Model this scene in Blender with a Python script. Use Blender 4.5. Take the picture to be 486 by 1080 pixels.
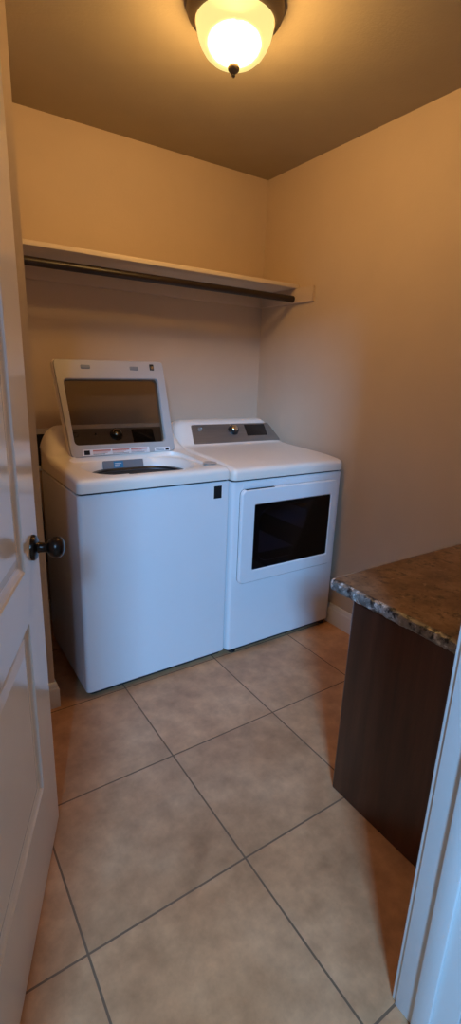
import bpy, bmesh, math
from mathutils import Vector, Matrix

sc = bpy.context.scene
COL = sc.collection
for o in list(bpy.data.objects):
    bpy.data.objects.remove(o)

# ------------------------------------------------------------------ camera
F_PX = 515.07
YAW, PITCH, ROLL = -0.5923, 1.2922, 0.0370
cam_d = bpy.data.cameras.new('camera')
cam = bpy.data.objects.new('camera', cam_d)
COL.objects.link(cam)
cam_d.sensor_fit = 'HORIZONTAL'
cam_d.sensor_width = 36.0
cam_d.lens = 36.0 * F_PX / 486.0
cam_d.clip_start = 0.02
R = (Matrix.Rotation(YAW, 4, 'Z') @ Matrix.Rotation(PITCH, 4, 'X') @ Matrix.Rotation(ROLL, 4, 'Z'))
cam.matrix_world = Matrix.Translation((-1.9516, -2.6345, 1.3557)) @ R
sc.camera = cam

# ------------------------------------------------------------------ world, daylight, exposure
LAMP_POWER = 37.5
DAY_POWER = 305.0
world = bpy.data.worlds.new('world')
sc.world = world
world.use_nodes = True
bg = world.node_tree.nodes['Background']
bg.inputs['Color'].default_value = (0.62, 0.68, 0.85, 1)
bg.inputs['Strength'].default_value = 0.15

# cool daylight that falls through the hall behind the camera and in at the doorway
dl = bpy.data.lights.new('hall_daylight', 'AREA')
dl.shape = 'RECTANGLE'
dl.size, dl.size_y = 0.65, 0.8
dl.energy = DAY_POWER
dl.color = (0.21, 0.53, 1.0)
day = bpy.data.objects.new('hall_daylight', dl)
COL.objects.link(day)
day.location = (-3.5, -5.3, 3.0)
day.rotation_euler = (Vector((-0.9, -1.0, 0.5)) - day.location).to_track_quat('-Z', 'Y').to_euler()

sc.view_settings.view_transform = 'Standard'
sc.view_settings.look = 'None'
sc.view_settings.gamma = 1.0
sc.view_settings.use_curve_mapping = False
sc.view_settings.exposure = 0.0

# ------------------------------------------------------------------ materials
def new_mat(name):
    m = bpy.data.materials.new(name)
    m.use_nodes = True
    nt = m.node_tree
    return m, nt, nt.nodes['Principled BSDF']

def nd(nt, typ, **kw):
    n = nt.nodes.new(typ)
    for k, v in kw.items():
        setattr(n, k, v)
    return n

def coords(nt, scale=(1, 1, 1), loc=(0, 0, 0)):
    tc = nd(nt, 'ShaderNodeTexCoord')
    mp = nd(nt, 'ShaderNodeMapping')
    mp.inputs['Scale'].default_value = scale
    mp.inputs['Location'].default_value = loc
    nt.links.new(tc.outputs['Object'], mp.inputs['Vector'])
    return mp.outputs['Vector']

def noise(nt, vec, scale, detail=4, rough=0.55):
    n = nd(nt, 'ShaderNodeTexNoise')
    n.inputs['Scale'].default_value = scale
    n.inputs['Detail'].default_value = detail
    n.inputs['Roughness'].default_value = rough
    nt.links.new(vec, n.inputs['Vector'])
    return n.outputs['Fac']

def ramp(nt, fac, stops):
    r = nd(nt, 'ShaderNodeValToRGB')
    els = r.color_ramp.elements
    while len(els) < len(stops):
        els.new(0.5)
    for e, (p, c) in zip(els, stops):
        e.position = p
        e.color = (*c, 1) if len(c) == 3 else c
    nt.links.new(fac, r.inputs['Fac'])
    return r.outputs['Color']

def mix(nt, fac, a, b):
    m = nd(nt, 'ShaderNodeMix', data_type='RGBA')
    for sock, v in ((m.inputs[0], fac), (m.inputs[6], a), (m.inputs[7], b)):
        if isinstance(v, (int, float)):
            sock.default_value = v
        elif isinstance(v, tuple):
            sock.default_value = (*v, 1)
        else:
            nt.links.new(v, sock)
    return m.outputs[2]

def bump(nt, bs, height, strength, dist=0.002):
    b = nd(nt, 'ShaderNodeBump')
    b.inputs['Strength'].default_value = strength
    b.inputs['Distance'].default_value = dist
    nt.links.new(height, b.inputs['Height'])
    nt.links.new(b.outputs['Normal'], bs.inputs['Normal'])

def simple(name, col, rough=0.5, metal=0.0, var=0.04, scale=6.0, bmp=0.0, bscale=200.0, spec=0.5, stretch=(1, 1, 1)):
    """plain finish with a faint procedural variation"""
    m, nt, bs = new_mat(name)
    v = coords(nt, stretch)
    f = noise(nt, v, scale)
    lo = tuple(max(0, c * (1 - var)) for c in col)
    hi = tuple(min(1, c * (1 + var)) for c in col)
    nt.links.new(ramp(nt, f, [(0.3, lo), (0.7, hi)]), bs.inputs['Base Color'])
    bs.inputs['Roughness'].default_value = rough
    bs.inputs['Metallic'].default_value = metal
    bs.inputs['Specular IOR Level'].default_value = spec
    if bmp:
        bump(nt, bs, noise(nt, v, bscale, 2), bmp)
    return m

M = {}
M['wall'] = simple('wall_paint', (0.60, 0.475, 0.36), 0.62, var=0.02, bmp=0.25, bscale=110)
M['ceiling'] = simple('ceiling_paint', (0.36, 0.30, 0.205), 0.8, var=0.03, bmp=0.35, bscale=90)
M['trim'] = simple('trim_paint', (0.78, 0.76, 0.74), 0.35, var=0.015)
M['door'] = simple('door_paint', (0.86, 0.78, 0.70), 0.14, var=0.015)
M['enamel'] = simple('white_enamel', (0.82, 0.81, 0.82), 0.22, var=0.008)
M['plastic'] = simple('white_plastic', (0.86, 0.79, 0.71), 0.30, var=0.01)
M['lidgrey'] = simple('lid_plastic', (0.46, 0.43, 0.41), 0.35, var=0.01)
M['black'] = simple('black_plastic', (0.012, 0.012, 0.013), 0.35)
M['bezel'] = simple('window_bezel_plastic', (0.035, 0.037, 0.045), 0.3)
M['dark'] = simple('dark_parts_and_shade', (0.02, 0.02, 0.022), 0.7)  # near-black, also puts the shade of gaps and recesses into colour
M['brushed'] = simple('brushed_grey', (0.30, 0.285, 0.27), 0.42, 0.75, var=0.08, scale=60, stretch=(0.05, 1, 1))
M['chrome'] = simple('chrome', (0.75, 0.72, 0.68), 0.15, 1.0, var=0.01)
M['bronze'] = simple('oil_rubbed_bronze', (0.035, 0.026, 0.022), 0.28, 0.85, var=0.15)
M['lampmetal'] = simple('lamp_bronze', (0.20, 0.15, 0.10), 0.5, 0.2, var=0.1)
M['rod'] = simple('dark_brown_rod', (0.020, 0.011, 0.008), 0.38, 0.0, var=0.2)
M['steel'] = simple('basket_steel', (0.25, 0.25, 0.26), 0.35, 0.9)
M['display'] = simple('display_glass', (0.012, 0.010, 0.010), 0.10)
M['tag'] = simple('grey_tag', (0.20, 0.215, 0.235), 0.4)
M['bluetag'] = simple('blue_sticker', (0.03, 0.22, 0.42), 0.4)
M['paper'] = simple('label_paper', (0.85, 0.80, 0.78), 0.5)
M['redink'] = simple('red_ink', (0.62, 0.22, 0.17), 0.5)
M['darkink'] = simple('dark_ink', (0.012, 0.011, 0.012), 0.6, spec=0.2)
M['shelf'] = simple('shelf_paint', (0.74, 0.63, 0.50), 0.5, var=0.02)
M['hosered'] = simple('red_valve', (0.35, 0.03, 0.02), 0.4)
M['hoseblue'] = simple('blue_valve', (0.02, 0.08, 0.30), 0.4)
M['rubber'] = simple('grey_hose', (0.10, 0.10, 0.11), 0.5)

def floor_mat():
    m, nt, bs = new_mat('ceramic_floor_tile')
    S = 0.4607
    v = coords(nt, (1, 1, 1), (1.2769 + 10 * S, 0.8541 + 12 * S, 0))
    br = nd(nt, 'ShaderNodeTexBrick')
    br.offset = 0.0
    br.squash = 1.0
    br.inputs['Scale'].default_value = 1.0
    br.inputs['Brick Width'].default_value = S
    br.inputs['Row Height'].default_value = S
    br.inputs['Mortar Size'].default_value = 0.0030
    br.inputs['Mortar Smooth'].default_value = 0.15
    br.inputs['Color1'].default_value = (0.92, 0.92, 0.92, 1)
    br.inputs['Color2'].default_value = (1.08, 1.06, 1.04, 1)
    br.inputs['Mortar'].default_value = (1, 1, 1, 1)
    nt.links.new(v, br.inputs['Vector'])
    n1 = noise(nt, v, 3.2, 5, 0.6)
    n2 = noise(nt, v, 13.0, 6, 0.65)
    c1 = ramp(nt, n1, [(0.28, (0.44, 0.215, 0.105)), (0.50, (0.58, 0.305, 0.155)), (0.74, (0.68, 0.39, 0.215))])
    c2 = ramp(nt, n2, [(0.30, (0.74, 0.72, 0.70)), (0.70, (1.12, 1.12, 1.12))])
    mu = nd(nt, 'ShaderNodeMix', data_type='RGBA', blend_type='MULTIPLY')
    mu.inputs[0].default_value = 1.0
    nt.links.new(c1, mu.inputs[6]); nt.links.new(c2, mu.inputs[7])
    mu2 = nd(nt, 'ShaderNodeMix', data_type='RGBA', blend_type='MULTIPLY')
    mu2.inputs[0].default_value = 1.0
    nt.links.new(mu.outputs[2], mu2.inputs[6]); nt.links.new(br.outputs['Color'], mu2.inputs[7])
    col = mix(nt, br.outputs['Fac'], mu2.outputs[2], (0.19, 0.105, 0.058))
    nt.links.new(col, bs.inputs['Base Color'])
    rr = ramp(nt, br.outputs['Fac'], [(0.0, (0.40, 0.40, 0.40)), (1.0, (0.85, 0.85, 0.85))])
    nt.links.new(rr, bs.inputs['Roughness'])
    inv = nd(nt, 'ShaderNodeMath', operation='MULTIPLY_ADD')
    inv.inputs[1].default_value = -1.0
    nt.links.new(br.outputs['Fac'], inv.inputs[0])
    nt.links.new(noise(nt, v, 18, 3), inv.inputs[2])
    bump(nt, bs, inv.outputs[0], 0.35, 0.003)
    return m
M['floor'] = floor_mat()

def granite_mat(name, edge):
    m, nt, bs = new_mat(name)
    v = coords(nt)
    n1 = noise(nt, v, 13, 7, 0.7)
    n2 = noise(nt, v, 42, 5, 0.65)
    n3 = noise(nt, coords(nt, (1, 1, 1), (7, 3, 1)), 30, 5, 0.7)
    if edge:
        base = ramp(nt, n1, [(0.30, (0.05, 0.045, 0.045)), (0.5, (0.22, 0.19, 0.17)), (0.70, (0.40, 0.36, 0.33))])
        dark = ramp(nt, n3, [(0.42, (1, 1, 1)), (0.50, (0, 0, 0))])
        light = ramp(nt, n2, [(0.55, (0, 0, 0)), (0.64, (1, 1, 1))])
        c = mix(nt, dark, base, (0.018, 0.016, 0.018))
        c = mix(nt, light, c, (0.62, 0.58, 0.55))
    else:
        base = ramp(nt, n1, [(0.30, (0.085, 0.046, 0.027)), (0.5, (0.20, 0.118, 0.070)), (0.70, (0.34, 0.225, 0.145))])
        dark = ramp(nt, n3, [(0.36, (1, 1, 1)), (0.46, (0, 0, 0))])
        light = ramp(nt, n2, [(0.62, (0, 0, 0)), (0.72, (1, 1, 1))])
        c = mix(nt, dark, base, (0.055, 0.032, 0.022))
        c = mix(nt, light, c, (0.40, 0.29, 0.20))
    nt.links.new(c, bs.inputs['Base Color'])
    bs.inputs['Roughness'].default_value = 0.30
    bump(nt, bs, n2, 0.5 if edge else 0.12, 0.004 if edge else 0.002)
    return m
M['granite'] = granite_mat('brown_mottled_laminate', False)
M['granite_edge'] = granite_mat('grey_speckled_edge', True)


def wood_mat():
    m, nt, bs = new_mat('dark_cherry_wood')
    v = coords(nt, (9, 9, 0.8))
    f = noise(nt, v, 3.0, 7, 0.6)
    c = ramp(nt, f, [(0.3, (0.045, 0.015, 0.008)), (0.55, (0.080, 0.026, 0.013)), (0.8, (0.115, 0.040, 0.020))])
    nt.links.new(c, bs.inputs['Base Color'])
    bs.inputs['Roughness'].default_value = 0.30
    bump(nt, bs, f, 0.05, 0.001)
    return m
M['wood'] = wood_mat()

def smoked_glass():
    m, nt, bs = new_mat('smoked_lid_glass')
    out = nt.nodes['Material Output']
    tr = nd(nt, 'ShaderNodeBsdfTransparent')
    tr.inputs['Color'].default_value = (0.62, 0.58, 0.54, 1)
    gl = nd(nt, 'ShaderNodeBsdfGlossy')
    gl.inputs['Color'].default_value = (0.9, 0.9, 0.9, 1)
    gl.inputs['Roughness'].default_value = 0.03
    mx = nd(nt, 'ShaderNodeMixShader')
    fr = nd(nt, 'ShaderNodeFresnel')
    fr.inputs['IOR'].default_value = 1.22
    nt.links.new(fr.outputs[0], mx.inputs[0])
    nt.links.new(tr.outputs[0], mx.inputs[1])
    nt.links.new(gl.outputs[0], mx.inputs[2])
    nt.links.new(mx.outputs[0], out.inputs['Surface'])
    return m
M['smoked'] = smoked_glass()

def dryer_glass():
    m, nt, bs = new_mat('dark_dryer_glass')
    out = nt.nodes['Material Output']
    tr = nd(nt, 'ShaderNodeBsdfTransparent')
    tr.inputs['Color'].default_value = (0.30, 0.33, 0.40, 1)
    gl = nd(nt, 'ShaderNodeBsdfGlossy')
    gl.inputs['Roughness'].default_value = 0.04
    mx = nd(nt, 'ShaderNodeMixShader')
    fr = nd(nt, 'ShaderNodeFresnel')
    fr.inputs['IOR'].default_value = 1.40
    nt.links.new(fr.outputs[0], mx.inputs[0])
    nt.links.new(tr.outputs[0], mx.inputs[1])
    nt.links.new(gl.outputs[0], mx.inputs[2])
    nt.links.new(mx.outputs[0], out.inputs['Surface'])
    return m
M['dryglass'] = dryer_glass()

def dome_mat():
    m, nt, bs = new_mat('lit_alabaster_glass')
    out = nt.nodes['Material Output']
    em = nd(nt, 'ShaderNodeEmission')
    em.inputs['Strength'].default_value = 1.25
    em.inputs['Color'].default_value = (1.0, 0.86, 0.32, 1)
    rf = nd(nt, 'ShaderNodeBsdfRefraction')
    rf.inputs['Color'].default_value = (1.0, 0.96, 0.85, 1)
    rf.inputs['Roughness'].default_value = 0.5
    rf.inputs['IOR'].default_value = 1.12
    mx = nd(nt, 'ShaderNodeMixShader')
    mx.inputs[0].default_value = 0.5
    nt.links.new(em.outputs[0], mx.inputs[1])
    nt.links.new(rf.outputs[0], mx.inputs[2])
    nt.links.new(mx.outputs[0], out.inputs['Surface'])
    return m
M['dome'] = dome_mat()

def bulb_mat():
    m, nt, bs = new_mat('lit_bulb')
    out = nt.nodes['Material Output']
    em = nd(nt, 'ShaderNodeEmission')
    em.inputs['Strength'].default_value = 3.5
    em.inputs['Color'].default_value = (1.0, 0.90, 0.68, 1)
    nt.links.new(em.outputs[0], out.inputs['Surface'])
    return m
M['bulb'] = bulb_mat()

# ------------------------------------------------------------------ mesh helpers
def link(name, bm, mats, parent=None, smooth=True, angle=35):
    bmesh.ops.recalc_face_normals(bm, faces=bm.faces)
    me = bpy.data.meshes.new(name)
    bm.to_mesh(me)
    bm.free()
    for m in (mats if isinstance(mats, (list, tuple)) else [mats]):
        me.materials.append(m)
    if smooth:
        for p in me.polygons:
            p.use_smooth = True
        me.set_sharp_from_angle(angle=math.radians(angle))
    o = bpy.data.objects.new(name, me)
    COL.objects.link(o)
    if parent:
        o.parent = parent
        o.matrix_parent_inverse = Matrix.Translation(-parent.location)
    return o

def box(bm, x0, x1, y0, y1, z0, z1, bev=0.0, seg=2, mi=0):
    r = bmesh.ops.create_cube(bm, size=1.0)
    vs = r['verts']
    for v in vs:
        v.co = Vector((x0 + (v.co.x + .5) * (x1 - x0), y0 + (v.co.y + .5) * (y1 - y0), z0 + (v.co.z + .5) * (z1 - z0)))
    fs = {f for v in vs for f in v.link_faces}
    for f in fs:
        f.material_index = mi
    if bev:
        es = {e for v in vs for e in v.link_edges}
        bmesh.ops.bevel(bm, geom=list(es), offset=bev, segments=seg, profile=0.5, affect='EDGES', clamp_overlap=True)

def boxes(*specs):
    bm = bmesh.new()
    for s in specs:
        box(bm, *s)
    return bm

def rrect(x0, x1, y0, y1, r, n=6):
    pts = []
    for cx, cy, a0 in ((x1 - r, y1 - r, 0), (x0 + r, y1 - r, 90), (x0 + r, y0 + r, 180), (x1 - r, y0 + r, 270)):
        for k in range(n + 1):
            a = math.radians(a0 + 90 * k / n)
            pts.append((cx + r * math.cos(a), cy + r * math.sin(a)))
    return pts

def rquad(q, r, n=6):
    """rounded quad (TR, TL, BL, BR), counter-clockwise"""
    pts = []
    k4 = len(q)
    for i in range(k4):
        p = Vector(q[i]); a = (Vector(q[i - 1]) - p).normalized(); b = (Vector(q[(i + 1) % k4]) - p).normalized()
        s, e = p + a * r, p + b * r
        for k in range(n + 1):
            t = k / n
            pts.append(tuple((1 - t) ** 2 * s + 2 * t * (1 - t) * p + t * t * e))
    return pts

def loft(bm, loops, cap0=True, cap1=True, closed=True, mi=0):
    rows = [[bm.verts.new(p) for p in lp] for lp in loops]
    for a, b in zip(rows, rows[1:]):
        n = len(a)
        for i in range(n if closed else n - 1):
            j = (i + 1) % n
            try:
                f = bm.faces.new((a[i], a[j], b[j], b[i])); f.material_index = mi
            except ValueError:
                pass
    if cap0:
        f = bm.faces.new(rows[0][::-1]); f.material_index = mi
    if cap1:
        f = bm.faces.new(rows[-1]); f.material_index = mi
    return rows

def prism(bm, pts2, fr, d0, d1, bev=0.0, mi=0):
    """2-D outline extruded along frame normal between d0 and d1, soft outer edge at d1; fr=(origin,U,V,N)"""
    O, U, V, N = fr
    c = sum((Vector(p) for p in pts2), Vector((0, 0))) / len(pts2)
    def lp(d, ins):
        out = []
        for p in pts2:
            q = Vector(p)
            if ins:
                dv = c - q
                q = q + Vector((math.copysign(min(ins, abs(dv.x)), dv.x), math.copysign(min(ins, abs(dv.y)), dv.y)))
            out.append(O + U * q.x + V * q.y + N * d)
        return out
    loops = [lp(d0, 0)]
    if bev:
        for k in range(4):
            a = math.radians(30 * k)
            loops.append(lp(d1 - bev * (1 - math.sin(a)), bev * (1 - math.cos(a))))
    else:
        loops.append(lp(d1, 0))
    loft(bm, loops, mi=mi)

def ring(bm, outer, inner, fr, d0, d1, bev=0.003, mi=0):
    """frame between two outlines of equal point count"""
    O, U, V, N = fr
    P = lambda p, d: O + U * p[0] + V * p[1] + N * d
    def tw(p, q, t):
        p, q = Vector(p), Vector(q)
        dv = (q - p)
        return p + dv.normalized() * min(t, dv.length * .4)
    co = [[P(p, d0) for p in outer],
          [P(p, d1 - bev) for p in outer],
          [P(tw(p, q, bev), d1) for p, q in zip(outer, inner)],
          [P(tw(q, p, bev), d1) for p, q in zip(outer, inner)],
          [P(q, d1 - bev) for q in inner],
          [P(q, d0) for q in inner]]
    rows = [[bm.verts.new(c) for c in l] for l in co]
    n = len(outer)
    for k in range(6):
        a, b = rows[k], rows[(k + 1) % 6]
        for i in range(n):
            j = (i + 1) % n
            f = bm.faces.new((a[i], a[j], b[j], b[i])); f.material_index = mi

def lathe(bm, prof, O, axis, seg=40, mi=0):
    """prof: list of (radius, height along axis)"""
    N = Vector(axis).normalized()
    U = N.orthogonal().normalized(); V = N.cross(U)
    rows = []
    for r, h in prof:
        if r < 1e-6:
            rows.append([bm.verts.new(O + N * h)])
        else:
            rows.append([bm.verts.new(O + N * h + (U * math.cos(2 * math.pi * k / seg) + V * math.sin(2 * math.pi * k / seg)) * r) for k in range(seg)])
    for a, b in zip(rows, rows[1:]):
        for i in range(seg):
            j = (i + 1) % seg
            if len(a) == 1 and len(b) == 1:
                continue
            if len(a) == 1:
                f = bm.faces.new((a[0], b[j], b[i]))
            elif len(b) == 1:
                f = bm.faces.new((a[i], a[j], b[0]))
            else:
                f = bm.faces.new((a[i], a[j], b[j], b[i]))
            f.material_index = mi
    for rr in (rows[0], rows[-1]):
        if len(rr) > 2:
            try:
                bm.faces.new(rr).material_index = mi
            except ValueError:
                pass

def tube(bm, pts, r, seg=12, mi=0):
    pts = [Vector(p) for p in pts]
    loops = []
    up = None
    for i, p in enumerate(pts):
        t = (pts[min(i + 1, len(pts) - 1)] - pts[max(i - 1, 0)]).normalized()
        if up is None:
            up = t.orthogonal().normalized()
        u = (up - t * up.dot(t)).normalized(); up = u
        w = t.cross(u)
        loops.append([p + (u * math.cos(2 * math.pi * k / seg) + w * math.sin(2 * math.pi * k / seg)) * r for k in range(seg)])
    loft(bm, loops, mi=mi)

def empty(name, loc, label, cat):
    o = bpy.data.objects.new(name, None)
    COL.objects.link(o)
    o.location = loc
    o.empty_display_size = 0.1
    o['label'] = label; o['category'] = cat
    return o

def tag(o, label, cat):
    o['label'] = label; o['category'] = cat
    return o

def struct(name, bm, m, label=None, cat=None, **kw):
    o = link(name, bm, m, **kw)
    o['kind'] = 'structure'
    if label:
        o['label'] = label; o['category'] = cat
    return o

def cut(o, bm_c):
    """subtract a closed cutter from a mesh object and keep the result as plain mesh"""
    bmesh.ops.recalc_face_normals(bm_c, faces=bm_c.faces)
    me = bpy.data.meshes.new('cutter'); bm_c.to_mesh(me); bm_c.free()
    c = bpy.data.objects.new('cutter', me); COL.objects.link(c)
    md = o.modifiers.new('b', 'BOOLEAN'); md.object = c; md.operation = 'DIFFERENCE'; md.solver = 'EXACT'
    bpy.context.view_layer.update()
    dg = bpy.context.evaluated_depsgraph_get()
    nm = bpy.data.meshes.new_from_object(o.evaluated_get(dg))
    o.modifiers.clear()
    old = o.data; o.data = nm
    bpy.data.meshes.remove(old)
    bpy.data.objects.remove(c); bpy.data.meshes.remove(me)
    for p in o.data.polygons:
        p.use_smooth = True
    o.data.set_sharp_from_angle(angle=math.radians(35))

X, Yv, Zv = Vector((1, 0, 0)), Vector((0, 1, 0)), Vector((0, 0, 1))

# ------------------------------------------------------------------ room shell
H = 2.415            # ceiling
XR = -0.045          # right wall
YB = -0.06           # back wall
XA, YA = -1.565, -0.82   # corner of the wing wall left of the machines
XL = -2.30           # left wall of the room, behind the open door
YF = -2.235          # inner face of the front wall with the doorway
YO = -2.365          # its hall side
DX0, DX1 = -2.095, -1.188  # doorway

struct('floor', boxes((XL - .1, 0.06, -6.4, 0.04, -0.06, 0.0)), M['floor'], 'brown square ceramic floor tiles laid in a straight grid', 'floor')
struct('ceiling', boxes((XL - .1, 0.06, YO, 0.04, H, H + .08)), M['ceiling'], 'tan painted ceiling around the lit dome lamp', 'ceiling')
struct('wall_back', boxes((XA - .02, 0.055, YB, 0.04, 0, H)), M['wall'], 'tan back wall behind the washer and dryer', 'wall')
struct('wall_right', boxes((XR, 0.055, YO, YB, 0, H)), M['wall'], 'tan right wall beside the dryer', 'wall')
struct('wall_wing', boxes((XL, XA, YA, YB, 0, H)), M['wall'], 'tan wall end seen as a narrow strip past the door edge', 'wall')
struct('wall_left', boxes((XL - .1, XL, YO, YB, 0, H)), M['wall'], 'tan left wall behind the open door', 'wall')
struct('wall_front', boxes((XL, DX0 - .018, YO, YF, 0, H), (DX1 + .018, XR, YO, YF, 0, H), (DX0 - .018, DX1 + .018, YO, YF, 2.06, H)),
       M['wall'], 'front wall around the doorway beside the countertop', 'wall')

def base_profile(h=0.115, t=0.014):
    return [(0, 0), (t, 0), (t, h * .72), (t * .92, h * .76), (t * .70, h * .80), (t * .62, h * .90), (t * .45, h * .97), (0, h)]

def baseboard(name, path, label):
    """path of floor points; the board stands on the left side of travel"""
    bm = bmesh.new()
    P = [Vector(p) for p in path]
    loops = []
    for i, p in enumerate(P):
        ns = []
        if i > 0:
            d = (P[i] - P[i - 1]).normalized(); ns.append(Vector((-d.y, d.x)))
        if i < len(P) - 1:
            d = (P[i + 1] - P[i]).normalized(); ns.append(Vector((-d.y, d.x)))
        n = ns[0] if len(ns) == 1 else (ns[0] + ns[1]) / (1 + ns[0].dot(ns[1]))
        loops.append([(p.x + n.x * t, p.y + n.y * t, z) for t, z in base_profile()])
    loft(bm, loops)
    return struct(name, bm, M['trim'], label, 'baseboard', angle=20)

baseboard('baseboard_right', [(XR, -1.725), (XR, YB)], 'white baseboard along right wall between dryer and cabinet')
baseboard('baseboard_back', [(XR - .014, YB), (XA + .014, YB)], 'white baseboard on the back wall behind the machines')
baseboard('baseboard_wing', [(XA, YB), (XA, YA), (XL, YA)], 'white baseboard wrapping the wall corner by the washer')
baseboard('baseboard_left', [(XL, YA - .014), (XL, YF)], 'white baseboard on the left wall behind the door')

# door frame: jambs with stops, casings both sides
def side_frame(name, xj, s, label):
    """xj face of jamb, s=+1 for the right jamb (wall lies at +x)"""
    bm = bmesh.new()
    a, b = sorted((xj, xj + s * .018))
    box(bm, a, b, YO, YF, 0, 2.06, .0015)
    t = sorted((xj, xj - s * .011))
    box(bm, t[0], t[1], -2.318, -2.281, 0, 2.045, .003)
    # room side casing and hall side casing, each set back from the jamb edge
    c = sorted((xj + s * .005, xj + s * .062))
    box(bm, c[0], c[1], YF, YF + .012, 0, 2.115, .003)
    box(bm, c[0], c[1], YO - .016, YO, 0, 2.115, .004)
    c2 = sorted((xj + s * .030, xj + s * .064))
    box(bm, c2[0], c2[1], YO - .021, YO - .010, 0, 2.117, .004)
    return struct(name, bm, M['trim'], label, 'door frame')
side_frame('trim_1', DX1, 1, 'white door jamb and stop at the right edge of the doorway')
side_frame('trim_2', DX0, -1, 'white hinge side jamb of the doorway')
struct('trim_3', boxes((DX0 - .018, DX1 + .018, YO, YF, 2.042, 2.06), (DX0, DX1, -2.318, -2.281, 2.031, 2.042), (DX0 - .062, DX1 + .062, YF, YF + .012, 2.06, 2.115),
       (DX0 - .062, DX1 + .062, YO - .016, YO, 2.06, 2.115)), M['trim'], 'white head jamb and casing over the doorway', 'door frame')

# ------------------------------------------------------------------ door (opened into the room)
A = Vector((-1.698, -1.366, 0))               # free edge of the visible face, on the floor
D = Vector((0.400, 0.917, 0)).normalized()
NF = Vector((D.y, -D.x, 0))                   # towards the viewer
DW, DT, Z0, Z1 = 0.900, 0.035, 0.012, 2.030
def door_mesh():
    bm = bmesh.new()
    fr = (A - NF * DT, -D, Zv, NF)            # u runs from the free edge to the hinge
    panels = [(0.150, DW - 0.150, 0.272, 0.762), (0.150, DW - 0.150, 0.892, 1.895)]
    P = lambda u, z, d: fr[0] + fr[1] * u + Zv * z + NF * d
    for face, sg in ((DT, 1), (0.0, -1)):
        us = [0, panels[0][0], panels[0][1], DW]
        zs = [Z0, panels[0][2], panels[0][3], panels[1][2], panels[1][3], Z1]
        g = {(i, j): bm.verts.new(P(u, z, face)) for i, u in enumerate(us) for j, z in enumerate(zs)}
        for i in range(3):
            for j in range(5):
                if i == 1 and j in (1, 3):
                    continue
                bm.faces.new((g[i, j], g[i + 1, j], g[i + 1, j + 1], g[i, j + 1]))
        for (u0, u1, z0, z1), j in zip(panels, (1, 3)):
            prev = [g[1, j], g[2, j], g[2, j + 1], g[1, j + 1]]
            for ins, dep in ((.003, .004), (.010, .0075), (.020, .010), (.026, .010), (.030, .008), (.052, .0035), (.054, .003)):
                d = face - sg * dep
                cur = [bm.verts.new(P(a, b, d)) for a, b in ((u0 + ins, z0 + ins), (u1 - ins, z0 + ins), (u1 - ins, z1 - ins), (u0 + ins, z1 - ins))]
                for k in range(4):
                    l = (k + 1) % 4
                    bm.faces.new((prev[k], prev[l], cur[l], cur[k]))
                prev = cur
            bm.faces.new(prev)
    # the four narrow edges
    c = [P(0, Z0, 0), P(DW, Z0, 0), P(DW, Z1, 0), P(0, Z1, 0)]
    e = [P(0, Z0, DT), P(DW, Z0, DT), P(DW, Z1, DT), P(0, Z1, DT)]
    for k in range(4):
        l = (k + 1) % 4
        bm.faces.new([bm.verts.new(q) for q in (c[k], c[l], e[l], e[k])])
    bmesh.ops.remove_doubles(bm, verts=bm.verts, dist=1e-5)
    return bm
door = struct('door_1', door_mesh(), M['door'], 'white two panel door standing open at the left with dark knob', 'door', angle=12)
KO = A - D * 0.062 + Zv * 0.921
def knob(O, N):
    bm = bmesh.new()
    lathe(bm, [(0, 0), (.0325, 0), (.0325, .004), (.030, .009), (.024, .012), (.0145, .014), (.0125, .018), (.0120, .030), (.0135, .036),
               (.019, .040), (.0245, .046), (.0272, .053), (.0275, .059), (.0255, .066), (.020, .072), (.012, .0755), (0, .0765)], O, N, 36)
    k = link('door_knob', bm, M['bronze'], door); k['label'] = 'dark bronze round knob'
    return k
knob(KO, NF)
knob(KO - NF * DT, -NF)
bm = bmesh.new()
c0 = A - NF * (DT / 2) + Zv * .921
lp = rrect(-.0125, .0125, -.028, .028, .004)
prism(bm, lp, (c0, NF, Zv, D), -0.002, 0.0015)
prism(bm, rrect(-.007, .007, -.009, .009, .003), (c0, NF, Zv, D), 0.0, 0.008, .002)
link('latch_plate', bm, M['bronze'], door)['label'] = 'dark bronze latch plate on the door edge'
for hz in (0.25, 1.05, 1.80):
    bm = bmesh.new()
    hp = A - NF * DT - D * (DW + .004)
    tube(bm, [hp + Zv * (hz - .045), hp + Zv * (hz + .045)], .006)
    link('hinge', bm, M['bronze'], door)

# ------------------------------------------------------------------ ceiling lamp
LX, LY = -0.963, -1.092
lamp = empty('ceiling_light', (LX, LY, H), 'lit cream glass dome lamp with bronze rim and finial on the ceiling', 'ceiling light')
O = Vector((LX, LY, H))
bm = bmesh.new()
lathe(bm, [(.148, 0), (.149, .008), (.147, .018), (.142, .028), (.134, .036), (.126, .041), (.121, .043), (.119, .040), (.112, .012), (0, .010)], O, -Zv, 56)
link('lamp_rim', bm, M['lampmetal'], lamp)
bm = bmesh.new()
dome = [(.1180, .036), (.1185, .048), (.1165, .062), (.1115, .080), (.1030, .099), (.0905, .117), (.0740, .131), (.0540, .1415), (.0300, .1475), (.0085, .149)]
inner = [(max(r - .004, .0085), h - .004) for r, h in reversed(dome)]
N = -Zv
rows = []
seg = 56
for r, h in dome:
    rows.append([bm.verts.new(O + N * h + Vector((math.cos(2 * math.pi * k / seg), math.sin(2 * math.pi * k / seg), 0)) * r) for k in range(seg)])
for a, b in zip(rows, rows[1:]):
    for i in range(seg):
        bm.faces.new((a[i], a[(i + 1) % seg], b[(i + 1) % seg], b[i]))
bm.faces.new(rows[0])
bm.faces.new(rows[-1])
link('lamp_shade', bm, M['dome'], lamp)
bm = bmesh.new()
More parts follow.
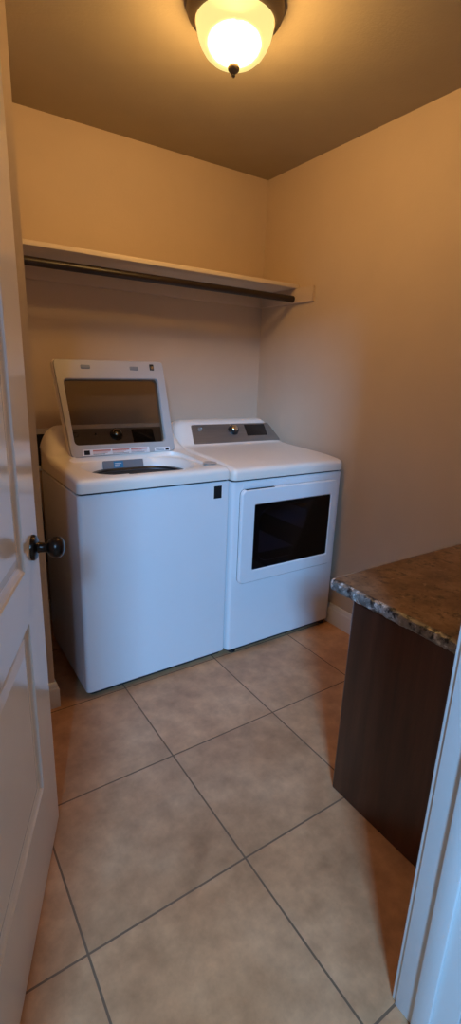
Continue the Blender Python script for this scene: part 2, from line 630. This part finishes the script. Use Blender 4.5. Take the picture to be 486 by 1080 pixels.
lathe(bm, [(0, .143), (.012, .145), (.0165, .149), (.0185, .154), (.0175, .160), (.0130, .165), (.0080, .168), (.0055, .172), (.0060, .175), (.0040, .179), (0, .180)], O, N, 28)
link('finial', bm, M['lampmetal'], lamp)
bm = bmesh.new()
lathe(bm, [(0, .040), (.010, .041), (.014, .046), (.018, .052), (.020, .059), (.020, .066), (.017, .073), (.011, .078), (.005, .080), (0, .0805)],
      O + Vector((.004, -.006, 0)), N, 20)
link('bulb', bm, M['bulb'], lamp)
# the light the glowing glass dome gives to the room
pl = bpy.data.lights.new('dome_glow', 'POINT')
pl.energy = LAMP_POWER
pl.color = (1.0, 0.57, 0.19)
pl.shadow_soft_size = .150
po = bpy.data.objects.new('dome_glow', pl); COL.objects.link(po)
po.location = (LX, LY, H - .085)
# ------------------------------------------------------------------ shelf and rod
sh = empty('wall_shelf', (-0.8, YB, 1.811), 'long tan painted wall shelf above the washer and dryer', 'shelf')
bm = boxes((XA + .001, XR - .001, -0.396, YB - .0005, 1.811, 1.8305, .002))
link('shelf_board', bm, M['shelf'], sh)
def cleat(x0, x1, y0, y1):
    link('cleat', boxes((x0, x1, y0, y1, 1.735, 1.8105, .0025)), M['wall'], sh)
cleat(XR - .0185, XR - .0005, -0.527, YB - .0005)
cleat(XA + .0005, XA + .0185, -0.527, YB - .0005)
cleat(XA + .019, XR - .019, YB - .0185, YB - .0005)
bm = bmesh.new()
RY, RZ = -0.372, 1.757
tube(bm, [(XA + .022, RY, RZ), (XR - .022, RY, RZ)], .0175, 20)
rod = tag(link('closet_rod', bm, M['rod']), 'dark brown hanging rod under the front of the wall shelf', 'clothes rod')

# ------------------------------------------------------------------ laundry outlet box in the back wall
lb = empty('laundry_outlet_box', (-1.36, YB, .87), 'white framed laundry outlet box on the wall behind the washer', 'outlet box')
fr = (Vector((0, YB, 0)), X, Zv, Vector((0, -1, 0)))
bm = bmesh.new()
ring(bm, rrect(-1.49, -1.24, .84, 1.052, .006), rrect(-1.462, -1.268, .866, 1.024, .004), fr, 0.0005, .012, .003)
link('box_frame', bm, M['trim'], lb)
link('box_recess_shade', boxes((-1.463, -1.267, YB - .006, YB - .0005, .865, 1.025)), M['dark'], lb)  # flat near-black sheet stands for the unlit inside of the box
for xx, mm in ((-1.43, 'hosered'), (-1.30, 'hoseblue')):
    bm = bmesh.new()
    tube(bm, [(xx, YB - .012, .92), (xx, YB - .030, .92)], .010)
    tube(bm, [(xx, YB - .022, .945), (xx, YB - .022, .89), (xx, YB - .022, .80), (xx + .02, YB - .022, .60), (xx + .03, YB - .022, .35)], .009)
    link('water_hose', bm, M['rubber'], lb)
    bm = bmesh.new()
    box(bm, xx - .02, xx + .02, YB - .036, YB - .029, .912, .928, .003)
    link('valve_handle', bm, M[mm], lb)

# ------------------------------------------------------------------ appliance shell shared shapes
def arc(c, r, a0, a1, n):
    return [(c[0] + r * math.cos(math.radians(a0 + (a1 - a0) * k / n)), c[1] + r * math.sin(math.radians(a0 + (a1 - a0) * k / n))) for k in range(n + 1)]

def smooth_poly(pts, it=2):
    for _ in range(it):
        out = [pts[0]]
        for a, b in zip(pts, pts[1:]):
            out.append((.75 * a[0] + .25 * b[0], .75 * a[1] + .25 * b[1]))
            out.append((.25 * a[0] + .75 * b[0], .25 * a[1] + .75 * b[1]))
        out.append(pts[-1])
        pts = out
    return pts

def deck_mesh(x0, x1, prof, rad):
    """profile in (y, z) from front bottom over the top to back bottom, run along x with rounded ends"""
    n = len(prof)
    nor = []
    for i in range(n):
        a = Vector(prof[max(i - 1, 0)]); b = Vector(prof[min(i + 1, n - 1)])
        t = (b - a).normalized(); nr = Vector((-t.y, t.x))
        if i in (0, n - 1):
            nr = Vector((nr.x, 0)).normalized() if abs(nr.x) > .1 else Vector((0, 0))
        nor.append(nr)
    rs = [rad(p) for p in prof]
    bm = bmesh.new()
    loops = []
    K = 7
    def droop(z, d):
        # the console hood rounds down towards both ends
        if z < .968:
            return z
        t = max(0.0, 1 - d / .090)
        return .968 + (z - .968) * (1 - .72 * t ** 2.4)
    for side in (0, 1):
        ang = [90 * k / K for k in range(K + 1)]
        if side:
            ang = ang[::-1]
        for a in ang:
            a = math.radians(a)
            lp = []
            for p, nr, r in zip(prof, nor, rs):
                q = Vector(p) - nr * r * (1 - math.sin(a))
                dx = r * (1 - math.cos(a))
                # at a=0 the end cap: full x extent; at a=90 full profile, x set in by r
                xx = (x0 + r * (1 - math.cos(a))) if side == 0 else (x1 - r * (1 - math.cos(a)))
                lp.append((xx, q.x, droop(q.y, r * (1 - math.cos(a)))))
            loops.append(lp)
        more = [[((x0 + d) if side == 0 else (x1 - d), p[0], droop(p[1], d)) for p in prof] for d in (.032, .042, .054, .068, .084, .100)]
        if side == 0:
            loops += more
        else:
            loops[-len(ang):-len(ang)] = more[::-1]
    rows = loft(bm, loops, cap0=False, cap1=False)
    zb = prof[0][1]
    for row in (rows[0], rows[-1]):               # end caps as strips down to the seam line
        low = [row[0]] + [bm.verts.new((v.co.x, v.co.y, zb)) for v in row[1:-1]] + [row[-1]]
        for i in range(n - 1):
            q = []
            for v in (row[i], row[i + 1], low[i + 1], low[i]):
                if v not in q:
                    q.append(v)
            if len(q) > 2:
                bm.faces.new(q)
    bmesh.ops.remove_doubles(bm, verts=bm.verts, dist=1e-5)
    bmesh.ops.dissolve_degenerate(bm, edges=bm.edges, dist=1e-6)
    return bm

def body_mesh(x0, x1, y0, y1, z0, z1, r=.018):
    bm = bmesh.new()
    fr = (Vector((0, 0, 0)), X, Yv, Zv)
    loops = [[Vector((p[0], p[1], z)) for p in rrect(x0 + i, x1 - i, y0 + i, y1 - i, r)] for z, i in
             ((z0, .004), (z0 + .004, 0), (z1 - .003, 0), (z1, .003))]
    loft(bm, loops)
    return bm

W = 0.686
# console face plane shared by the two machines
KO_ = Vector((0, -0.352, 0.985))
KV = Vector((0, .1, .095)).normalized()
KN = Vector((0, -KV.z, KV.y))
kfr = (KO_, X, KV, KN)
KW_ = KO_ + Vector((0, -.073, 0))
wkfr = (KW_, X, KV, KN)

def machine_profile(yf, yb, zseam, dy, back):
    """side outline; dy moves the console face forward, back lists the hood points behind it"""
    return smooth_poly([(yf, zseam), (yf, zseam + .022), (yf + .002, zseam + .038), (yf + .012, zseam + .050), (yf + .040, zseam + .056), (yf + .12, .955), (-.60, .961),
                        (-.50, .9635), (-.395 - dy, .968), (-.367 - dy, .974), (-.345 - dy, .9925), (-.300 - dy, 1.035), (-.262 - dy, 1.0715), (-.245 - dy, 1.085)] + back +
                       [(yb, zseam)], 2)
def machine_rad(p):
    y, z = p
    t = min(1, max(0, (y + .60) / .30))
    return .022 + t * .008

def knob_on(parent, u, v, fr, r=.029):
    O, U, V, N = fr
    P = O + U * u + V * v
    bm = bmesh.new()
    lathe(bm, [(0, .001), (r * 1.08, .001), (r * 1.08, .005), (r, .007), (r * .97, .020), (r * .90, .024), (0, .0245)], P, N, 36)
    k = link('cycle_knob', bm, M['black'], parent)
    bm = bmesh.new()
    lathe(bm, [(r * .74, .0240), (r * .74, .0270), (r * .62, .0310), (r * .35, .0335), (0, .0342)], P, N, 32)
    c = link('knob_cap', bm, M['chrome'], k)
    return k

def badge_on(parent, u, v, fr, r=.0150):
    O, U, V, N = fr
    P = O + U * u + V * v
    bm = bmesh.new()
    n = 28
    ring(bm, [(u + r * math.cos(2 * math.pi * k / n), v + r * math.sin(2 * math.pi * k / n)) for k in range(n)],
         [(u + r * .82 * math.cos(2 * math.pi * k / n), v + r * .82 * math.sin(2 * math.pi * k / n)) for k in range(n)], fr, .0015, .004, .0006)
    prism(bm, [(u + r * .8 * math.cos(2 * math.pi * k / n), v + r * .8 * math.sin(2 * math.pi * k / n)) for k in range(n)], fr, .0010, .0028, mi=1)
    # two looping script strokes inside the ring
    g = [(u + r * (-.30 + .26 * math.cos(t)), v + r * (.02 + .42 * math.sin(t))) for t in [math.radians(40 + 290 * k / 14) for k in range(15)]]
    e = [(u + r * (.26 + .24 * math.cos(t)), v + r * (.22 * (1) + .20 * math.sin(t))) for t in [math.radians(20 + 240 * k / 10) for k in range(11)]]
    e2 = [(u + r * (.26 + .26 * math.cos(t)), v + r * (-.22 + .22 * math.sin(t))) for t in [math.radians(110 + 240 * k / 10) for k in range(11)]]
    for st in (g, e + e2):
        tube(bm, [O + U * a + V * b + N * .0032 for a, b in st], r * .07, 6)
    return link('badge', bm, [M['chrome'], M['tag']], parent)

# ------------------------------------------------------------------ washer
WX0, WX1, WYF, WYB = -1.444, -0.758, -0.853, -0.283
WS = .897
wash = empty('washing_machine', ((WX0 + WX1) / 2, -.5, 0), 'white top loading washing machine with its lid standing open', 'washing machine')
link('cabinet_body', body_mesh(WX0, WX1, WYF, WYB, .028, WS - .009), M['enamel'], wash)
link('seam_gap_shade', body_mesh(WX0 + .009, WX1 - .009, WYF + .009, WYB - .01, WS - .013, WS + .004), M['dark'], wash)  # inset near-black block paints the shade in the seam under the deck
link('base_gap_shade', body_mesh(WX0 + .014, WX1 - .014, WYF + .014, WYB - .014, .010, .030), M['dark'], wash)  # near-black block paints the shaded gap between washer and floor
for sx in (WX0 + .05, WX1 - .05):
    for sy in (WYF + .05, WYB - .06):
        bm = bmesh.new()
        lathe(bm, [(.020, 0), (.022, .003), (.020, .010), (.010, .012), (.010, .03), (0, .03)], Vector((sx, sy, 0)), Zv, 18)
        link('foot', bm, M['black'], wash)
deck = link('top_deck', deck_mesh(WX0, WX1, machine_profile(WYF - .006, WYB, WS, .073, [(-.303, 1.0935), (WYB + .004, 1.088), (WYB, 1.068)]), machine_rad), M['plastic'], wash)
TC = Vector((-1.100, -.64, 0))
TYC = -.642
# lid recess, then the funnel down to the tub
def zloops(specs, n=8):
    bm = bmesh.new()
    loft(bm, [[Vector((p[0], p[1], z)) for p in rrect(TC.x - hx, TC.x + hx, yc - hy, yc + hy, r, n)] for hx, hy, yc, r, z in specs])
    return bm
cut(deck, zloops([(.268, .172, -.640, .055, .946), (.272, .176, -.640, .060, .952), (.280, .184, -.640, .065, 1.0)]))
cut(deck, zloops([(.125, .020, -.832, .012, .9490), (.132, .026, -.832, .016, .99)]))
cut(deck, zloops([(.222, .146, -.642, .145, .80), (.226, .150, -.642, .148, .905), (.236, .157, -.641, .150, .930), (.252, .166, -.640, .145, .9475), (.254, .168, -.640, .145, .97)], 10))
bm = bmesh.new()
ring(bm, rrect(TC.x - .224, TC.x + .224, TYC - .148, TYC + .148, .146, 12), rrect(TC.x - .190, TC.x + .190, TYC - .120, TYC + .120, .119, 12), (Vector((0, 0, 0)), X, Yv, Zv), .896, .9125, .006)
link('tub_ring', bm, M['black'], wash)
bm = bmesh.new()
lps = []
for s, z in ((1, .905), (.99, .86), (1.0, .80), (.99, .70), (.98, .56), (.90, .545), (.3, .54)):
    lps.append([Vector((p[0], p[1], z)) for p in rrect(TC.x - .19 * s, TC.x + .19 * s, TYC - .12 * s, TYC + .12 * s, .119 * s, 12)])
loft(bm, lps, cap0=False)
link('wash_basket', bm, M['steel'], wash)
# grey instruction tag with a blue sticker at the back of the opening
tfr = (Vector((-1.122, -.496, .929)), X, Vector((0, .25, .97)).normalized(), Vector((0, -.97, .25)).normalized())
bm = bmesh.new()
prism(bm, rrect(-.098, .098, -.022, .018, .004), tfr, .0, .004, .001)
tg = link('dispenser_panel', bm, M['tag'], wash); tg['label'] = 'grey panel with a blue sticker at the back of the opening'
bm = bmesh.new()
prism(bm, rrect(-.048, -.002, -.016, .014, .002), tfr, .0042, .005)
for k in range(3):
    prism(bm, rrect(-.043 + .0, -.010 - .006 * k, .003 - .007 * k, .006 - .007 * k, .001), tfr, .0051, .0054, mi=1)
link('sticker', bm, [M['bluetag'], M['paper']], tg)
# finger rest on the right rim
bm = bmesh.new()
lathe(bm, [(.032, 0), (.032, .0015), (.029, .003), (.024, .0022), (0, .0012)], Vector((-.816, -.765, .9585)), Zv, 28)
link('bleach_cap', bm, M['lidgrey'], wash)
# control console of the washer (seen through the lid glass)
def console_panel(parent, q, fr, name='control_panel'):
    bm = bmesh.new()
    prism(bm, rquad(q, .012), fr, -.004, .0025, .0012)
    return link(name, bm, M['brushed'], parent)
console_panel(wash, [(-.850, .130), (-1.326, .130), (-1.340, -.012), (-.835, -.012)], wkfr)
knob_on(wash, -1.103, .085, wkfr)
badge_on(wash, -1.296, .095, wkfr)
bm = bmesh.new()
prism(bm, rquad([(-.905, .118), (-1.018, .118), (-1.028, .034), (-.915, .034)], .003), wkfr, .002, .0036, .0008)
link('display', bm, M['display'], wash)
bm = bmesh.new()
lathe(bm, [(.007, .002), (.007, .006), (.005, .008), (0, .008)], KW_ + X * -1.205 + KV * .092, KN, 20)
link('start_button', bm, M['chrome'], wash)
# lid
LO = Vector((0, -.462, .963))
LV = Vector((0, .130, .407)).normalized()
LN = Vector((0, -LV.z, LV.y))
lfr = (LO, X, LV, LN)
outer = rquad([(-.843, .450), (-1.372, .441), (-1.348, .000), (-.836, .010)], .020, 8)
innr = rquad([(-.880, .363), (-1.338, .354), (-1.326, .056), (-.882, .056)], .022, 8)
bm = bmesh.new()
ring(bm, outer, innr, lfr, -.008, .006, .004)
lid = link('lid', bm, M['lidgrey'], wash); lid['label'] = 'grey lid frame standing open with a smoked window'
# outer white skin of the lid behind the frame
out2 = [(p[0] + (.004 if p[0] > -1.07 else -.004), p[1] + (.004 if p[1] > .2 else -.001)) for p in outer]
bm = bmesh.new()
ring(bm, out2, innr, lfr, -.036, -.0085, .004)
link('lid_shell', bm, M['plastic'], lid)
bm = bmesh.new()
prism(bm, rquad([(-.878, .365), (-1.340, .356), (-1.328, .054), (-.880, .054)], .022, 8), lfr, -.014, -.010)
link('lid_window', bm, M['smoked'], lid)
# warning label strip: white paper, red bands and lines of print
bm = bmesh.new()
a0, a1 = -1.297, -.975
prism(bm, rrect(a0, a1, .006, .034, .002), lfr, .0062, .0068)
prism(bm, rrect(a0 + .006, a0 + .032, .010, .030, .001), lfr, .0069, .0072, mi=2)
for k in range(3):
    b0 = a0 + .046 + k * .091
    prism(bm, rrect(b0, b0 + .084, .0235, .0305, .0008), lfr, .0069, .0072, mi=1)
    for j in range(3):
        prism(bm, rrect(b0, b0 + .080 - .012 * ((j + k) % 3), .0200 - .0050 * j, .0218 - .0050 * j, .0004), lfr, .0069, .0072, mi=1 if j < 2 else 2)
wl = link('warning_label', bm, [M['paper'], M['redink'], M['darkink']], lid); wl['label'] = 'white and red printed warning strip'
bm = bmesh.new()
prism(bm, rrect(-.948, -.866, .008, .028, .002), lfr, .0062, .0068)
for j in range(2):
    prism(bm, rrect(-.942, -.897, .019 - .006 * j, .021 - .006 * j, .0004), lfr, .0069, .0072, mi=1)
prism(bm, rrect(-.890, -.872, .012, .023, .001), lfr, .0069, .0072, mi=1)
link('rating_label', bm, [M['paper'], M['darkink']], lid)
bm = bmesh.new()
prism(bm, rrect(-.916, -.894, .404, .434, .003), lfr, .002, .0068, mi=0)
prism(bm, rrect(-.911, -.899, .409, .423, .002), lfr, .0069, .012, .001, mi=1)
link('lock_strike', bm, [M['black'], M['chrome']], lid)
for uu in (-1.232, -.997):
    bm = bmesh.new()
    prism(bm, rrect(uu - .022, uu + .022, .402, .420, .005), lfr, .004, .0085, .002)
    link('lid_bumper', bm, M['tag'], lid)
for uu in (-1.29, -.89):
    bm = bmesh.new()
    P = LO + X * uu + LV * -.004 + LN * -.014
    tube(bm, [P - X * .030, P + X * .030], .010, 14)
    link('lid_hinge', bm, M['lidgrey'], wash)
# small black sticker with a white border on the front
ffr = (Vector((0, WYF, 0)), X, Zv, Vector((0, -1, 0)))
bm = bmesh.new()
prism(bm, rrect(-.850, -.800, .808, .877, .002), ffr, .0004, .0008)
prism(bm, rrect(-.845, -.805, .814, .871, .001), ffr, .0009, .0012, mi=1)
link('front_sticker', bm, [M['paper'], M['darkink']], wash)['label'] = 'small black sticker on the upper right of the front'

# ------------------------------------------------------------------ dryer
DXa, DXb, DYF = -0.755, -0.070, -0.868
DS = .890
dry = empty('dryer', ((DXa + DXb) / 2, -.5, 0), 'white front loading dryer with a dark window in its door', 'dryer')
link('cabinet_body', body_mesh(DXa, DXb, DYF, -.105, .028, DS - .009), M['enamel'], dry)
link('seam_gap_shade', body_mesh(DXa + .009, DXb - .009, DYF + .009, -.115, DS - .013, DS + .004), M['dark'], dry)  # dark filler, shade of the dryer's top seam as colour
link('base_gap_shade', body_mesh(DXa + .014, DXb - .014, DYF + .014, -.12, .010, .030), M['dark'], dry)  # dark filler, shade under the dryer as colour
for sx in (DXa + .05, DXb - .03):
    for sy in (DYF + .035, -.16):
        bm = bmesh.new()
        lathe(bm, [(.020, 0), (.022, .003), (.020, .010), (.010, .012), (.010, .03), (0, .03)], Vector((sx, sy, 0)), Zv, 18)
        link('foot', bm, M['black'], dry)
link('top_deck', deck_mesh(DXa, DXb, machine_profile(DYF - .006, -.105, DS, 0, [(-.225, 1.0925), (-.195, 1.094), (-.160, 1.088), (-.117, 1.068), (-.105, 1.045)]), machine_rad), M['plastic'], dry)
console_panel(dry, [(-.112, .122), (-.640, .122), (-.672, -.012), (-.082, -.012)], kfr)
knob_on(dry, -.385, .072, kfr)
badge_on(dry, -.594, .090, kfr)
bm = bmesh.new()
prism(bm, rquad([(-.146, .112), (-.292, .112), (-.304, .030), (-.160, .030)], .003), kfr, .002, .0036, .0008)
link('display', bm, M['display'], dry)
body = [o for o in dry.children if o.name.startswith('cabinet_body')][0]
# opening in the front, drum behind the glass
bm = bmesh.new()
fro = (Vector((0, DYF, 0)), X, Zv, Vector((0, -1, 0)))
prism(bm, rrect(-.60, -.20, .47, .74, .07), fro, -.55, .05)
cut(body, bm)
bm = bmesh.new()
loft(bm, [[Vector((p[0], y, p[1])) for p in rrect(-.598, -.202, .472, .738, .069, 8)] for y in (DYF + .004, DYF + .10)] +
     [[Vector((p[0], y, p[1])) for p in rrect(-.61, -.19, .46, .75, .14, 8)] for y in (DYF + .12, DYF + .50)], cap0=False)
link('drum', bm, M['dark'], dry)
# recessed strip above the door
bm = bmesh.new()
prism(bm, rrect(-.700, -.125, .850, .870, .008), fro, .0003, .0025, .001)
link('trim_strip', bm, M['enamel'], dry)
bm = bmesh.new()
ring(bm, rrect(-.716, -.116, .384, .846, .026, 8), rrect(-.640, -.158, .446, .770, .006, 8), fro, .0045, .024, .006)
dd = link('dryer_door', bm, M['enamel'], dry)
bm = bmesh.new()
ring(bm, rrect(-.7155, -.1165, .3845, .8455, .0255, 8), rrect(-.70, -.13, .40, .83, .02, 8), fro, .0002, .0042, .0005)
link('door_gap_shade', bm, M['black'], dd)  # black ring puts the shaded gap behind the door into colour
bm = bmesh.new()
ring(bm, rrect(-.640, -.158, .446, .770, .006, 8), rrect(-.600, -.198, .472, .744, .060, 8), fro, .004, .012, .007)
link('window_bezel', bm, M['bezel'], dd)
bm = bmesh.new()
prism(bm, rrect(-.639, -.159, .447, .769, .006), fro, .0155, .0195)
link('window_glass', bm, M['dryglass'], dd)
bm = bmesh.new()
prism(bm, rrect(-.694, -.53, .8425, .8472, .002), fro, .0065, .0200)  # solid dark bar in place of a recess, none is cut
link('door_grip', bm, M['dark'], dd)['label'] = 'dark bar standing for a finger recess on the top edge of the door'

# ------------------------------------------------------------------ cabinet and countertop
CX, CY, CT = -0.875, -1.716, 0.712
cab = empty('base_cabinet', (CX / 2, -1.97, 0), 'dark cherry wood base cabinet under the speckled countertop', 'cabinet')
YC = YF + .016
link('carcass', boxes((CX + .018, XR - .006, YC, CY - .022, .09, CT - .0005), (CX + .018, XR - .006, YC, CY - .085, .001, .09)), M['wood'], cab)
bm = bmesh.new()
loops = []
for z, i in ((.001, 0), (CT - .0006, 0)):
    loops.append([Vector((p[0], p[1], z)) for p in [(CX + .018, YC), (CX, YC)] + [(CX + .012 - .012 * math.cos(math.radians(a)), CY - .012 + .012 * math.sin(math.radians(a))) for a in range(0, 91, 15)] + [(CX + .018, CY)]])
loft(bm, loops)
link('side_panel', bm, M['wood'], cab)
link('face_frame', boxes((CX + .018, CX + .058, CY - .022, CY, .09, CT - .001, .001), (XR - .046, XR - .006, CY - .022, CY, .09, CT - .001, .001),
     (CX + .058, XR - .046, CY - .022, CY, CT - .045, CT - .001, .001), (CX + .058, XR - .046, CY - .022, CY, .09, .125, .001)), M['wood'], cab)

# irregular, softly rounded front edge
bm = bmesh.new()
x0, x1, y0, y1, zt, zb = -0.900, XR - .003, YC, -1.632, .747, .713
import random
rnd = random.Random(4)
N_ = 90
path = [(x0, y0 + (y1 - y0) * k / N_) for k in range(N_ - 3)]
path += [(x0 + .024 - .024 * math.cos(math.radians(a)), y1 - .024 + .024 * math.sin(math.radians(a))) for a in range(10, 90, 20)]
path += [(x0 + .024 + (x1 - x0 - .024) * k / 110, y1) for k in range(111)]
loops = []
prof = [(.006, zb), (.001, zb + .004), (-.001, zb + .012), (0, zb + .022), (.002, zb + .029), (.007, zt - .0015), (.014, zt)]
rows = []
for i, (px, py) in enumerate(path):
    a = path[max(i - 1, 0)]; b = path[min(i + 1, len(path) - 1)]
    t = Vector((b[0] - a[0], b[1] - a[1])).normalized(); nrm = Vector((t.y, -t.x))   # inward
    w = [rnd.uniform(-.0022, .0022) for _ in prof[:-1]] + [0]
    rows.append([(px + nrm.x * (d + w[k]), py + nrm.y * (d + w[k]), z + (rnd.uniform(-.002, .002) if k == 0 else 0)) for k, (d, z) in enumerate(prof)])
ct = empty('countertop', (-.45, -1.93, zb), 'brown mottled countertop with a rough grey speckled edge on the cabinet', 'countertop')
bm = bmesh.new()
vr = [[bm.verts.new(c) for c in r] for r in rows]
for a, b in zip(vr, vr[1:]):
    for k in range(len(prof) - 1):
        bm.faces.new((a[k], b[k], b[k + 1], a[k + 1]))
link('edge_band', bm, M['granite_edge'], ct)['label'] = 'rough grey and black speckled edge'
bm = bmesh.new()
top = [bm.verts.new(r[-1]) for r in rows] + [bm.verts.new((x1, y0, zt))]
low = [bm.verts.new((r[-1][0], r[-1][1], zb)) for r in rows] + [bm.verts.new((x1, y0, zb))]
bm.faces.new(top); bm.faces.new(low[::-1])
for k in range(len(top)):
    l = (k + 1) % len(top)
    bm.faces.new((top[k], low[k], low[l], top[l]))
link('slab', bm, M['granite'], ct, smooth=False)
